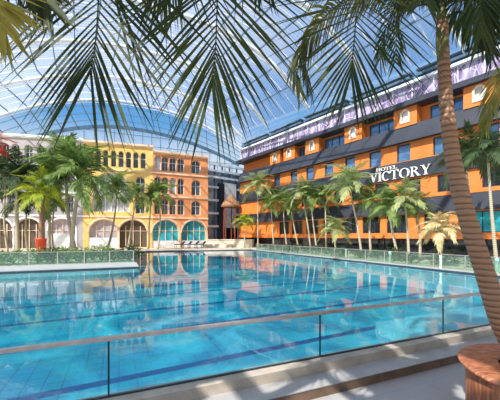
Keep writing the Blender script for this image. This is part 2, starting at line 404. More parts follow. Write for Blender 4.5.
# ------------------------------------------------------------------ glass vault (ceiling)
def uh(v):
    a = 29.9 - (v-12.5)*.222
    return a if v < 55 else 20.5 + (v-55)*.36
def zs(v): return 21.9 + max(0, v-12.5)/55*3.2
def vz(u, v):
    return vz0(u, v) - (max(0, v-68)/11.5)*2.2
def vz0(u, v):
    if u > -1:
        e = 3.2 if v < 36 else 3.2-(v-36)/32*1.0
        e = max(2.0, e)
        return 32.5-(32.5-zs(v))*((u+1)/(uh(v)+1))**e
    return 32.5-.012*(u+1)**2
UL = -38.0
def uat(f, v): return UL + (uh(v)-UL)*f
def vault_patch(v0, v1, nu=36, nv=4):
    m = MB(tfu); vs = []; fs = []
    for j in range(nv+1):
        v = v0+(v1-v0)*j/nv
        for i in range(nu+1):
            u = uat(i/nu, v); vs.append((u, v, vz(u, v)))
    for j in range(nv):
        for i in range(nu):
            a = j*(nu+1)+i; fs.append((a, a+1, a+nu+2, a+nu+1))
    m.add(vs, fs); return m
BAYS = [-16, -5.5, 5, 15.5, 26, 36.5, 47, 57.5, 68]
ceil = struct(vault_patch(BAYS[0], 68, 40, 24).build('ceiling', M['frost'], smooth=True))
vault_patch(68, 79.5).build('clear_glazing', M['clear'], ceil, smooth=True)
def arc_pts(v, n=40, dz=0): return [uv(uat(i/n, v), v, vz(uat(i/n, v), v)+dz) for i in range(n+1)]
for v in BAYS[2:] :
    m = MB(); p = arc_pts(v, 40, -.35)
    for a, b in zip(p, p[1:]): m.bar(a, b, .55, .34)
    q = arc_pts(v, 40, -1.0)
    for a, b in zip(q, q[1:]): m.bar(a, b, .12, .12)
    for i in range(40): m.bar(p[i], q[i+1] if i % 2 else q[i], .07, .07)
    m.build('rib', M['steel'], ceil)
m = MB(); p = arc_pts(79.5, 40, -.2)
for a, b in zip(p, p[1:]): m.bar(a, b, .5, .8)
m.build('rib', M['darksteel'], ceil)
for v0, v1 in zip(BAYS[3:]+[], BAYS[4:]+[79.5]):
    for k in (1, 2, 3):
        v = v0+(v1-v0)*k/4; m = MB(); p = arc_pts(v, 30, -.08)
        for a, b in zip(p, p[1:]): m.bar(a, b, .10, .12)
        m.build('glazing_bar', M['mullion'] if v > 68 else M['steel'], ceil)
NP = 21
for i in range(1, NP):
    m = MB(); f = i/NP; vv = [15+ (79.5-15)*k/16 for k in range(17)]
    p = [uv(uat(f, v), v, vz(uat(f, v), v)-.15) for v in vv]
    for a, b in zip(p, p[1:]): m.bar(a, b, .14, .2)
    m.build('purlin', M['mullion'], ceil)
# gable wall at the far end
m = MB(tfu); n = 44; v = 79.5
for i in range(n):
    a, b = uat(i/n, v), uat((i+1)/n, v); m.add([(a,v,DZ),(b,v,DZ),(b,v,vz(b,v)),(a,v,vz(a,v))], [(0,1,2,3)])
gw = struct(m.build('wall_back', M['gable']))
for i in range(1, 30):
    u = uat(i/30, v); m = MB(tfu); m.box(u-.07, u+.07, v-.2, v-.02, DZ, vz(u, v)); m.build('mullion', M['mullion'], gw)
for z in (10, 13, 16, 18.5, 21, 23.5, 26, 28.5):
    us = [u/4 for u in range(int(UL*4), int(uh(v)*4)) if vz(u/4, v) > z]
    m = MB(tfu); m.box(us[0], us[-1], v-.16, v-.02, z-.06, z+.06); m.build('transom', M['mullion'], gw)

# ------------------------------------------------------------------ arcaded buildings on the left
def arch_loop(s0, s1, z0, z1, n=10):
    r = (s1-s0)/2; c = (s0+s1)/2; zc = z1-r
    return [(s0, z0), (s1, z0)] + [(c+r*cos(pi*k/n), zc+r*sin(pi*k/n)) for k in range(n+1)]
class Facade:
    def __init__(s, A, B):
        s.A = Vector((A[0], A[1], 0)); s.B = Vector((B[0], B[1], 0)); s.len = (s.B-s.A).length
        s.ux = (s.B-s.A).normalized(); s.n = Vector((s.ux.y, -s.ux.x, 0)); s.tf = frame(s.A, s.ux, s.n)
    def sat(s, px):
        k = (px-CX)/F; return (k*s.A.y-s.A.x)/(s.ux.x-k*s.ux.y)
    def Y(s, px): return s.A.y+s.ux.y*s.sat(px)
def arch_window(fc, parent, s0, s1, z0, z1, pane, depth=.55, mull=1, framemat='white', lowwall=0):
    lo = arch_loop(s0, s1, z0, z1); th = max(.06, min(.11, (s1-s0)*.05))
    k = (s1-s0-2*th)/(s1-s0); c = (s0+s1)/2
    inn = arch_loop(s0+th, s1-th, z0+th, z1-th)
    m = MB(fc.tf); slab_with_holes(m, lo, [inn], -depth+.02, -depth+.16, lambda a, b, d: (a, d, b))
    for i in range(mull):
        x = s0+(s1-s0)*(i+1)/(mull+1); m.box(x-th*.5, x+th*.5, -depth+.03, -depth+.14, z0+.05, z1-abs(x-c)*.9-.05)
    if (z1-z0) > 1.9: m.box(s0+th, s1-th, -depth+.03, -depth+.12, z0+(z1-z0)*.6-.04, z0+(z1-z0)*.6+.04)
    win = m.build('window', M[framemat], parent)
    m = MB(fc.tf); n = len(lo); m.add([(a, -depth+.03, b) for a, b in lo], [tuple(range(n))])
    m.build('pane', M[pane], win)
    if lowwall:
        m = MB(fc.tf); m.box(s0+.02, s1-.02, -depth+.16, -.08, z0, z0+lowwall); m.build('parapet', M['white'], parent)
def arcade_building(name, A, B, top, mat, trim, label, wins, arches):
    fc = Facade(A, B); t = thing(name, fc.tf(fc.len/2, 0, DZ), label, 'building', 'arcaded buildings behind the pool')
    holes = []; W = []
    for px0, px1, z0, z1, pane, mu in wins:
        W.append((fc.sat(px0), fc.sat(px1), z0, z1, pane, mu))
    AR = [(fc.sat(px)-r, fc.sat(px)+r, DZ+.02, zt, pane, lw) for px, r, zt, pane, lw in arches]
    for x in W+AR: holes.append(arch_loop(*x[:4]))
    m = MB(fc.tf); slab_with_holes(m, [(0, DZ), (fc.len, DZ), (fc.len, top), (0, top)], holes, 0, -.6, lambda a, b, d: (a, d, b))
    m.build('wall', M[mat], t)
    m = MB(fc.tf); m.box(0, fc.len, -8, -.62, DZ, top-.25); m.build('body', M[mat], t)
    m = MB(fc.tf); m.box(-.05, fc.len+.05, -.5, .35, top-.12, top+.22); m.box(-.02, fc.len+.02, -.3, .2, top-.32, top-.12); m.build('cornice', M[trim], t)
    for z in (14.3, 9.95, 5.95):
        m = MB(fc.tf); m.box(0, fc.len, 0, .16, z-.14, z+.14); m.build('string_course', M[trim], t)
    for x in W: arch_window(fc, t, *x[:4], x[4], mull=x[5])
    for x in AR:
        arch_window(fc, t, *x[:4], x[4], depth=.58, mull=3, framemat='opale', lowwall=x[5])
        r = (x[1]-x[0])/2; c = (x[0]+x[1])/2; m = MB(fc.tf)       # arch surround
        o1 = arch_loop(c-r-.28, c+r+.28, x[2], x[3]+.28, 14); i1 = arch_loop(c-r, c+r, x[2], x[3], 14)
        nn = len(o1); vs = [(a, .10, b) for a, b in o1[1:]]+[(a, .10, b) for a, b in i1[1:]]
        vs += [(a, 0, b) for a, b in o1[1:]]+[(a, 0, b) for a, b in i1[1:]]; k = nn-1; fs = []
        for i in range(k-1): fs += [(i, i+1, k+i+1, k+i), (2*k+i, i, i+1, 2*k+i+1)[::-1], (k+i, k+i+1, 3*k+i+1, 3*k+i)[::-1]]
        m.add(vs, fs); m.build('arch_surround', M[trim], t)
    return t, fc
PA, PB, PC, PD = (-43.8, 49.5), (-29.0, 53.0), (-18.0, 56.5), (-8.4, 61.0)
rp = lambda: random.choice(['paneA', 'paneA', 'paneB', 'paneA'])
wins = []
for z0, z1 in ((14.8, 17.4), (10.5, 13.5), (6.6, 9.5)):
    for c in (157.8, 165.2, 173, 181): wins.append((c-3.35, c+3.35, z0, z1+.1, rp(), 1))
    wins.append((191.5, 200.8, z0, z1, 'paneA', 1))
ob, fo = arcade_building('arcade_building', PC, PD, 18.2, 'obuild', 'opale', 'orange arcaded building with arched windows and two teal ground arches', wins,
    [(166, 2.5, 5.6, 'teal', 1.3), (194.3, 2.45, 5.6, 'teal', 1.3)])
wins = []
for c in (90.5, 98, 105.5, 113.5, 121, 128.5, 135.8, 143.2): wins.append((c-2.7, c+2.7, 14.9, 17.8, rp(), 0))
wins.append((92.5, 129.5, 6.8, 13.9, 'paneB', 5))
for z0, z1 in ((10.3, 13.4), (6.6, 9.5)): wins.append((135.5, 145, z0, z1, 'paneA', 1))
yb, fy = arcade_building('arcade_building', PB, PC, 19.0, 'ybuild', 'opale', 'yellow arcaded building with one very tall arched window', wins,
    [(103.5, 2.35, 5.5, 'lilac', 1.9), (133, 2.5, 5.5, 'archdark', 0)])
m = MB(fy.tf); s0, s1 = fy.sat(93.5), fy.sat(128.5); m.box(s0, s1, -.4, .5, 9.5, 9.75); m.box(s0, s1, .4, .5, 9.75, 10.6); m.build('balcony', M['white'], yb)
wins = []
for c in (-16, -4, 5, 15.5, 28.5, 41, 52.5, 63, 76.5): wins.append((c-4.0, c+4.0, 14.7, 17.8, 'paneA', 1))
for c in (-10, 10.5, 24, 40, 54, 70): wins.append((c-3.2, c+3.2, 10.3, 13.4, rp(), 1)); wins.append((c-3.2, c+3.2, 6.6, 9.5, rp(), 1))
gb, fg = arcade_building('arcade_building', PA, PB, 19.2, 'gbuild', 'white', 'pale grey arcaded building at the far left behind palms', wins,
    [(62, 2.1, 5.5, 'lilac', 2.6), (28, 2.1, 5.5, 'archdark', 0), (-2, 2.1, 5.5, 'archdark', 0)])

# ------------------------------------------------------------------ hotel on the right
FAR = (-2.1, 63.9); NEAR = (34.1, 14.9)
hf = Facade(FAR, NEAR); hf.n = Vector((-hf.ux.y*-1, 0, 0)) if False else Vector((hf.ux.y, -hf.ux.x, 0)); hf.tf = frame(hf.A, hf.ux, hf.n)
ho = thing('hotel_building', hf.tf(30, 0, DZ), 'long orange hotel block with dark sloping bands and blue windows at right', 'building')
HL = hf.len
def hbox(name, mat, parent, s0, s1, d0, d1, z0, z1):
    m = MB(hf.tf); m.box(s0, s1, d0, d1, z0, z1); return m.build(name, M[mat], parent)
def hband(z0, z1, zin, zout):                  # sloping dark band, leaning out at its foot
    m = MB(hf.tf); m.hexa([(0,-.6,z0),(HL,-.6,z0),(HL,zout,z0),(0,zout,z0),(0,-.6,z1),(HL,-.6,z1),(HL,zin,z1),(0,zin,z1)]); return m.build('sloping_band', M['band'], ho)
hbox('plinth', 'darkglass', ho, 0, HL, -1.5, -.9, DZ, 2.2)
hbox('fascia', 'orange', ho, 0, HL, -1.5, .15, 2.2, 2.75)
hband(5.1, 7.1, .1, .5); hband(9.3, 11.3, .15, .3); hband(13.5, 15.5, .1, .75)
hbox('body', 'band', ho, 0, HL, -14, -1.5, DZ, 18.2)
hbox('cornice', 'band', ho, -.3, HL, -2.0, .9, 17.55, 18.1)
hbox('lower_sill', 'orange', ho, 0, HL, -.5, .2, 6.85, 7.25)
def hotel_wall(z0, z1, d, holes, mat='orange', th=.4):
    m = MB(hf.tf)
    hl = [[(a, c), (b, c), (b, e), (a, e)] for a, b, c, e in holes]
    slab_with_holes(m, [(0, z0), (HL, z0), (HL, z1), (0, z1)], hl, d, d-th, lambda a, b, dd: (a, dd, b)); return m.build('wall', M[mat], ho)
def hotel_window(s0, s1, z0, z1, d, glassmat, bars=1, curtain=False):
    m = MB(hf.tf); f = .09
    slab_with_holes(m, [(s0, z0), (s1, z0), (s1, z1), (s0, z1)], [[(s0+f, z0+f), (s1-f, z0+f), (s1-f, z1-f), (s0+f, z1-f)]], d-.28, d-.16, lambda a, b, dd: (a, dd, b))
    for i in range(bars):
        x = s0+(s1-s0)*(i+1)/(bars+1); m.box(x-.045, x+.045, d-.28, d-.17, z0, z1)
    wn = m.build('window', M['frame'], ho)
    m = MB(hf.tf); m.box(s0+.04, s1-.04, d-.27, d-.24, z0+.04, z1-.04); m.build('pane', M[glassmat], wn)
    return wn
# third floor: single blue windows
cs = [hf.sat(x) for x in (277, 294, 310, 329, 350, 375, 403.5, 441, 489)] + [hf.sat(489)+4.7, hf.sat(489)+9.4]
hol = [(c-.8, c+.8, 11.4, 13.4) for c in cs]
hotel_wall(11.0, 13.8, 0, hol)
for h in hol: hotel_window(*h, 0, 'blueglass', 0)
# second floor: dark openings
cs = [hf.sat(x) for x in (292, 306, 321, 339, 357, 382, 412, 447, 494)]
hol = [(c-.95, c+.95, 7.28, 9.15) for c in cs]
hotel_wall(7.2, 9.35, 0, hol)
for h in hol: hotel_window(*h, 0, 'darkglass', 1)
# first floor: wide dark openings alternating with orange panels
cs = [hf.sat(x) for x in (284, 297, 312, 330, 349, 371, 396.5, 436, 487)]
hol = [(c-1.25, c+1.25, 2.85, 5.0) for c in cs]
hotel_wall(2.7, 5.15, 0, hol)
for i, h in enumerate(hol): hotel_window(*h, 0, 'teal' if i == len(hol)-1 else 'darkglass', 2)
# top floor: recessed wide windows between projecting orange bays with cream arched niches
hotel_wall(15.4, 17.6, -1.0, [], 'orange', .3)
for px in (276, 290, 313, 354, 406, 480):
    c = hf.sat(px); wdt = 1.35
    m = MB(hf.tf); lo = [(c-wdt, 15.4), (c+wdt, 15.4), (c+wdt, 17.58), (c-wdt, 17.58)]
    ar = arch_loop(c-.5, c+.5, 15.85, 17.3); slab_with_holes(m, lo, [ar], .25, -1.0, lambda a, b, d: (a, d, b)); bay = m.build('bay', M['orange'], ho)
    m = MB(hf.tf); inn = arch_loop(c-.38, c+.38, 15.85, 17.18); slab_with_holes(m, arch_loop(c-.56, c+.56, 15.8, 17.38), [inn], .22, .34, lambda a, b, d: (a, d, b)); m.build('niche_surround', M['cream'], bay)
    m = MB(hf.tf); m.add([(a, .0, b) for a, b in ar], [tuple(range(len(ar)))]); m.build('niche_back', M['white'], bay)
for a, b in ((283, 287), (296, 306), (321, 343), (366, 395), (427, 463)):
    s0, s1 = hf.sat(a), hf.sat(b); hotel_window(s0, s1, 15.75, 17.25, -.72, 'blueglass', 2)
# clerestory of crystal glazing, gutter beams and roof slab
hbox('clerestory', 'reflection', ho, 0, HL, -1.2, -.4, 18.1, 20.3)  # reflections are painted into this glazing
for i in range(27):
    s = HL*i/26; hbox('clerestory_post', 'white', ho, s-.05, s+.05, -.42, -.3, 18.1, 20.3)
hbox('gutter_beam', 'steel', ho, 0, HL, -1.2, .1, 20.3, 20.6)
for i in range(7):
    s = HL*(i+.12)/7; hbox('louvre_box', 'darksteel', ho, s, s+HL/7*.92, -1.0, .3, 20.8, 21.1); hbox('louvre_cap', 'mullion', ho, s, s+HL/7*.92, -.9, .35, 21.4, 21.55)
# glazing between the gutter and the vault springing
m = MB(hf.tf); n = 20
for i in range(n):
    q = []
    for s in (HL*i/n, HL*(i+1)/n):
        p = hf.tf(s, 0, 0)-P0; q.append((s, max(21.0, vz(min(p.dot(UX), uh(p.dot(VX))), p.dot(VX)))))
    m.add([(q[0][0], -.5, 20.5), (q[1][0], -.5, 20.5), (q[1][0], -.5, q[1][1]), (q[0][0], -.5, q[0][1])], [(0,1,2,3)])
m.build('upper_glazing', M['gable'], ho)

# HOTEL VICTORY sign: serif letters
def letter_polys(ch):
    P = []; R = []                              # polygons, rings (cx, cz, rx, rz, thick, a0, a1)
    def stem(x, w=.15, sf=.09):
        P.append([(x, 0), (x+w, 0), (x+w, 1), (x, 1)])
        P.append([(x-sf, 0), (x+w+sf, 0), (x+w+sf, .05), (x-sf, .05)]); P.append([(x-sf, .95), (x+w+sf, .95), (x+w+sf, 1), (x-sf, 1)])
    if ch == 'I': stem(.1); w_ = .38
    elif ch == 'V':
        P.append([(.06, 1), (.24, 1), (.53, .18), (.46, 0), (.42, 0)]); P.append([(.46, 0), (.52, .14), (.80, 1), (.73, 1)])
        P.append([(-.02, .95), (.32, .95), (.32, 1), (-.02, 1)]); P.append([(.63, .95), (.90, .95), (.90, 1), (.63, 1)]); w_ = .92
    elif ch == 'C': R.append((.46, .5, .44, .52, .17, 48, 312)); P.append([(.72, .70), (.79, .70), (.79, 1.0), (.74, .94)]); w_ = .88
    elif ch == 'T':
        stem(.33); P.append([(.0, .93), (.81, .93), (.81, 1), (.0, 1)]); P.append([(0, .74), (.05, .74), (.07, .93), (0, .93)]); P.append([(.76, .74), (.81, .74), (.81, .93), (.74, .93)]); w_ = .86
    elif ch == 'O': R.append((.5, .5, .48, .52, .17, 0, 360)); w_ = 1.04
    elif ch == 'R':
        stem(.1); R.append((.25, .75, .40, .25, .13, -90, 90)); P.append([(.25, .95), (.32, .95), (.32, 1), (.25, 1)]); P.append([(.33, .52), (.50, .52), (.86, 0), (.68, 0)]); P.append([(.64, 0), (.93, 0), (.93, .05), (.64, .05)]); w_ = .92
    elif ch == 'Y':
        P.append([(.06, 1), (.24, 1), (.50, .5), (.36, .42)]); P.append([(.44, .44), (.50, .42), (.80, 1), (.72, 1)]); P.append([(.36, 0), (.51, 0), (.51, .48), (.36, .48)])
        P.append([(.26, 0), (.61, 0), (.61, .05), (.26, .05)]); P.append([(-.02, .95), (.32, .95), (.32, 1), (-.02, 1)]); P.append([(.62, .95), (.90, .95), (.90, 1), (.62, 1)]); w_ = .9
    elif ch == 'H': stem(.1); stem(.62); P.append([(.25, .47), (.62, .47), (.62, .54), (.25, .54)]); w_ = .94
    elif ch in 'EL':
        stem(.1); P.append([(.25, 0), (.68, 0), (.72, .24), (.67, .24), (.60, .07), (.25, .07)])
        if ch == 'E': P.append([(.25, .93), (.60, .93), (.64, .76), (.69, .76), (.66, 1), (.25, 1)]); P.append([(.25, .47), (.52, .47), (.52, .54), (.25, .54)])
        w_ = .78
    return P, R, w_
sg = thing('hotel_sign', hf.tf(hf.sat(400), .35, 9.3), 'raised ivory lettering reading HOTEL VICTORY on the dark band', 'sign')
def word(txt, s0, s1, z0, h):
    tot = sum(letter_polys(c)[2] for c in txt); k = (s1-s0)/tot; s = s0
    for c in txt:
        P, R, wd = letter_polys(c); m = MB(hf.tf); d0, d1 = .30, .44
        for p in P:
            n = len(p); vs = [(s+a*k, d, z0+b*h) for d in (d1, d0) for a, b in p]
            m.add(vs, [tuple(range(n)), tuple(range(2*n-1, n-1, -1))]+[(i, (i+1) % n, (i+1) % n+n, i+n) for i in range(n)])
        for cx, cz, rx, rz, th, a0, a1 in R:
            n = 22; vs = []
            for i in range(n+1):
                a = radians(a0+(a1-a0)*i/n)
                for d in (d1, d0):
                    vs.append((s+(cx+rx*cos(a))*k, d, z0+(cz+rz*sin(a))*h)); vs.append((s+(cx+(rx-th)*cos(a))*k, d, z0+(cz+(rz-.06)*sin(a))*h))
            fs = []
            for i in range(n):
                b = i*4; fs += [(b, b+4, b+5, b+1), (b+2, b+3, b+7, b+6), (b, b+2, b+6, b+4), (b+1, b+5, b+7, b+3)]
            m.add(vs, fs)
        m.build('letter', M['paleletter'], sg); s += wd*k
word('VICTORY', hf.sat(371.5), hf.sat(433), 9.35, 1.12)
word('HOTEL', hf.sat(378), hf.sat(399), 10.62, .42)

# ------------------------------------------------------------------ glazed link block between arcade and hotel
A, B = at(207, 247, 64.5), at(244, 247, 71)
lf = Facade((A.x, A.y), (B.x, B.y))
t = thing('link_block', lf.tf(4, 0, DZ), 'narrow glazed entrance block between the orange arcade and the hotel', 'building')
LW = lf.len
m = MB(lf.tf); m.box(0, LW, -6, -.4, DZ, 16.5); m.build('body', M['towerglass'], t)
for z in (4.6, 7.4, 10.2, 13, 15.2, 16.6, 18):
    m = MB(lf.tf); m.box(0, LW, -.5, .25, z-.22, z+.22); m.build('floor_slab', M['steel'], t)
for i in range(6):
    m = MB(lf.tf); s = LW*i/5; m.box(s-.08, s+.08, -.4, 0, DZ, 18); m.build('mullion', M['darksteel'], t)
m = MB(lf.tf); m.box(LW*.42, LW*.75, -.3, .3, 4.8, 14.2); m.build('white_panel', M['white'], t)
m = MB(lf.tf); m.box(LW*.28, LW*.42, -.3, .35, DZ, 14.0); m.build('dark_panel', M['frame'], t)
m = MB(lf.tf); m.box(LW*.5, LW*.78, -.3, .32, DZ, 4.2); m.build('door', M['darkglass'], t)
# low terrace wall in front of it
a, b = onz(205, 247.0, DZ), onz(252, 247.6, DZ)
tf_ = Facade((a.x, a.y), (b.x, b.y))
m = MB(tf_.tf); m.box(0, tf_.len, -1.2, 0, DZ, 1.7); m.box(-.1, tf_.len+.1, -1.3, .1, 1.7, 1.85); m.box(0, tf_.len*.6, 0, 1.0, DZ, .9)
tag(m.build('terrace_wall', M['deck']), 'low sandstone terrace wall at the far end of the pool', 'wall')
# thatched bar roof with rust columns at the hotel's far corner
c = Vector((-4.0, 63.6, DZ))
t = thing('pavilion', c, 'small brown thatched pavilion on rust red posts beside the hotel', 'pavilion')
m = MB(); m.lathe([(.1, 11.2), (.7, 10.6), (1.4, 9.8), (2.1, 8.8), (2.0, 8.5), (.1, 8.6)], 20, c-Vector((0,0,DZ))); m.build('roof', M['thatch'], t)
for a in range(5):
    p = c+Vector((1.6*cos(a*1.257+.3), 1.6*sin(a*1.257+.3), 0)); m = MB(); m.tube([p, p+Vector((0,0,8.6))], [.14, .12], 10); m.build('post', M['rust'], t)

# sun loungers by the orange building
def lounger(loc, rz, label):
    t = thing('sun_lounger', loc, label, 'sun lounger', 'dark loungers by the orange building'); t.rotation_euler.z = rz
    m = MB(); m.box(-.34, .34, -.95, .35, .62, .70); m.build('seat', M['lounger'], t, local=True)
    m = MB(); m.hexa([(-.34,.35,.62),(.34,.35,.62),(.34,.35,.70),(-.34,.35,.70),(-.34,.95,1.15),(.34,.95,1.15),(.34,.9,1.24),(-.34,.9,1.24)]); m.build('backrest', M['lounger'], t, local=True)
    m = MB(); m.box(-.3, .3, -.9, .32, .70, .78); m.build('cushion', M['cushion'], t, local=True)
    for x in (-.3, .3):
        for y in (-.85, .3): m = MB(); m.box(x-.03, x+.03, y-.03, y+.03, 0, .62); m.build('leg', M['lounger'], t, local=True)
for i, px in enumerate((180, 187, 194, 201)):
    p = onz(px, 248.2, DZ); lounger((p.x, p.y, DZ), -.9, 'dark sun lounger before the teal arches, %s from the left of four' % ('first', 'second', 'third', 'fourth')[i])

# ------------------------------------------------------------------ palms
def leaflet(m, p, d, ln, wd, droop, seg, up):
    pts = [p.copy()]; dirs = []; d = d.normalized(); st = ln/seg
    for k in range(seg):
        dirs.append(d.copy()); pts.append(pts[-1]+d*st); d = (d+Vector((0,0,-droop/seg))).normalized()
    dirs.append(d); vs = []
    for k, q in enumerate(pts):
        f = k/seg; wv = wd*(.45+1.1*f if f < .45 else (1-f)/.55*.95+.02)
        sd = dirs[k].cross(up)
        if sd.length < 1e-3: sd = Vector((1,0,0))
        sd = sd.normalized()*wv/2; vs += [q-sd, q+sd]
    m.add(vs, [(2*k, 2*k+1, 2*k+3, 2*k+2) for k in range(seg)])
def bez(pts, n):                               # Catmull-Rom through pts
    P = [2*pts[0]-pts[1]]+list(pts)+[2*pts[-1]-pts[-2]]; out = []
    for i in range(1, len(P)-2):
        for k in range(n):
            t = k/n; a, b, c, d = P[i-1], P[i], P[i+1], P[i+2]
            out.append(.5*((2*b)+(c-a)*t+(2*a-5*b+4*c-d)*t*t+(3*b-a-3*c+d)*t**3))
    out.append(pts[-1].copy()); return out
def frond_mesh(pts, n, ln, wd, ang=(60, 25), droop=.6, seg=4, start=.15, rad=.02, side=None, rnd=random, prof=None, lift=.0):
    m = MB(); path = bez([Vector(p) for p in pts], 8); K = len(path)-1
    m.tube(path, [rad*(1-.8*i/K) for i in range(K+1)], 5)
    for i in range(n):
        f = start+(1-start)*(i+.5)/n; x = f*K; j = min(int(x), K-1); p = path[j].lerp(path[j+1], x-j); T = (path[j+1]-path[j]).normalized()
        S = T.cross(Vector((0,0,1))) if side is None else Vector(side)-T*T.dot(Vector(side))
        if S.length < .05: S = Vector((1,0,0))
        S.normalize(); U = S.cross(T)
        l = ln*((.55+.45*sin(pi*min(1, f*1.15))) if prof is None else prof(f))
        for sg_ in (-1, 1):
            a = radians((ang(f) if callable(ang) else ang[0]+(ang[1]-ang[0])*f)+rnd.uniform(-5, 5))
            d = T*cos(a)+S*sin(a)*sg_+U*(lift+rnd.uniform(-.12, .12)); leaflet(m, p, d, l*rnd.uniform(.88, 1.1), wd, droop*rnd.uniform(.7, 1.3), seg, U)
    return m
# unit fronds shared by all distant palms (length 1, along +X)
RV = random.Random(3); UNIT = []
for k, (rise, drop) in enumerate(((.10, -.25), (.06, -.42), (.14, -.10))):
    UNIT.append(frond_mesh([(0,0,0), (.35,0,rise+.10), (.72,0,rise*.8), (1,0,drop)], 24, .40, .038, (62, 22), 1.1, 3, .16, .014, rnd=RV))
UM = {}
def unit_frond(k, mat):
    if (k, mat) not in UM:
        me = bpy.data.meshes.new('frond'); me.from_pydata([tuple(v) for v in UNIT[k].v], [], UNIT[k].f); me.materials.append(M[mat]); UM[(k, mat)] = me
    return UM[(k, mat)]
PR = random.Random(11)
def palm(base, top, flen, nf, label, leaf='leafmid', group='palms around the pool', r=.105, tmat='trunkpale', lift=0., cat='palm tree'):
    base = Vector(base); top = Vector(top); t = thing('palm_tree', base, label, cat, group); hgt = (top-base).length
    mid = base.lerp(top, .5)+Vector((PR.uniform(-.03, .03)*hgt, PR.uniform(-.03, .03)*hgt, 0))
    pts = bez([base, mid, top], 6); K = len(pts)-1
    m = MB(); m.tube(pts, [r*(1.25-.55*i/K) for i in range(K+1)], 8); m.build('trunk', M[tmat], t, smooth=True)
    m = MB(); m.tube([top-Vector((0,0,flen*.10)), top+Vector((0,0,flen*.10)), top+Vector((0,0,flen*.22))], [r*.85, r*1.0, r*.35], 8); m.build('crownshaft', M['crownshaft'], t, smooth=True)
    a0 = PR.uniform(0, 6)
    for i in range(nf):
        f = i/nf; az = a0+i*2.39996; el = radians(72-95*f+PR.uniform(-8, 8)+lift)
        o = bpy.data.objects.new('frond', unit_frond(PR.choice((0, 1, 0, 2)), leaf)); COL.objects.link(o); o.parent = t
        o.location = top-base+Vector((0,0,flen*.14*(1-f)))
        o.rotation_euler = (Matrix.Rotation(az, 3, 'Z') @ Matrix.Rotation(-el, 3, 'Y') @ Matrix.Rotation(PR.uniform(-.4, .4), 3, 'X')).to_euler()
        s = flen*PR.uniform(.85, 1.15); o.scale = (s, s, s)
    return t
def palm_px(bx, by, tx, ty, fr, label, leaf, nf=14, z=DZ, dy=0, **kw):
    b = onz(bx, by, z); b = b*((b.y+dy)/b.y); b.z = z; tp = at(tx, ty, b.y)
    return palm(b, tp, fr*.95*b.y/F, nf+4, label, leaf, **kw)
# right row, far to near (base x, base y, crown x, crown y, frond px, label, leaf)
for a in [
    (258, 248.5, 258, 190, 20, 'tall straight palm with pale crown at the far right corner of the pool', 'leafpale', 16),
    (244, 248.0, 245, 224, 13, 'short bushy palm just left of the tall palm at the far corner', 'leafbright', 14),
    (274, 249.0, 271, 207, 15, 'slim palm, first to the right of the tall corner palm', 'leafmid', 14),
    (287, 249.5, 283, 203, 17, 'slim palm, second to the right of the tall corner palm', 'leafmid', 14),
    (299, 250.5, 291, 210, 16, 'leaning slim palm, third to the right of the tall corner palm', 'leafmid', 14),
    (311, 251.5, 303, 198, 20, 'left of two close leaning palms at the middle of the hotel row', 'leafpale', 15),
    (317, 251.5, 311, 203, 20, 'right of two close leaning palms at the middle of the hotel row', 'leafmid', 15),
    (326, 252.0, 325, 200, 18, 'upright palm just left of the short bushy palm by the hotel fence', 'leafmid', 14),
    (336, 253.5, 335, 233, 19, 'short bushy palm with dull crown by the hotel fence', 'leafpale', 16),
    (362, 257.0, 350, 192, 30, 'tall palm with thick white trunk leaning left under the end of the sign', 'leafpale', 16),
    (371, 257.0, 371, 206, 23, 'palm with dense crown right of the tall white trunk', 'leafmid', 15),
    (399, 260.5, 389, 212, 26, 'leaning palm with drooping crown below the middle of the sign', 'leafmid', 15),
    (409, 261.0, 405, 203, 26, 'upright white trunked palm below the last letters of the sign', 'leafpale', 15),
    (420, 260.5, 417, 213, 20, 'thin palm left of the golden short palm', 'leafmid', 13),
    (442, 265.5, 441, 233, 23, 'short palm with dry golden white crown by the fence', 'leafgold', 18),
    (472, 262.5, 466, 165, 33, 'thin palm directly behind the big leaning foreground trunk', 'leafdark', 15),
    (497, 268.0, 488, 160, 34, 'thin pale trunked palm at the right edge behind the fence', 'leafdark', 15),
]: palm_px(*a[:5], a[5], a[6], a[7], group='palms along the hotel fence')
# left group
palm_px(41, 258, 42, 200, 30, 'yellow green palm standing in a red pot behind the left fence', 'leafbright', 16, r=.28, tmat='trunk', group='palms before the arcade')
palm_px(71, 257, 79, 186, 46, 'big leaning palm before the joint of grey and yellow buildings', 'leafmid', 18, r=.2, group='palms before the arcade')
palm_px(76, 256, 66, 176, 42, 'tall palm leaning left just behind the big leaning palm', 'leafmid', 17, r=.18, group='palms before the arcade')
palm_px(28, 255, 27, 208, 24, 'small dark palm with pale stake left of the red pot', 'leafdark', 14, group='palms before the arcade')
palm_px(8, 255, 6, 182, 30, 'dark full palm at the left edge below the red leaves', 'leafdark', 16, group='palms before the arcade')
palm_px(18, 257, 17, 186, 32, 'dark palm just right of the full palm at the left edge', 'leafdark', 16, r=.18, group='palms before the arcade')
palm_px(49, 255, 48, 178, 30, 'tall dark palm rising behind the yellow green palm', 'leafdark', 15, r=.14, group='palms before the arcade')
palm_px(53, 254, 54, 207, 22, 'slim palm between the red pot and the big leaning palm', 'leafmid', 14, group='palms before the arcade')
palm_px(107, 253, 117, 196, 27, 'slender palm with arching crown before the tall yellow window', 'leafmid', 12, r=.12, group='palms before the arcade')
palm_px(128, 250, 136, 199, 18, 'slender palm before the dark ground arch of the yellow building', 'leafmid', 12, r=.12, group='palms before the arcade')
palm_px(158, 249.5, 159, 197, 20, 'slender palm before the left teal arch of the orange building', 'leafmid', 13, r=.12, group='palms before the arcade')
palm_px(148, 249.5, 151, 202, 17, 'slender palm at the joint of yellow and orange buildings', 'leafmid', 12, r=.12, group='palms before the arcade')
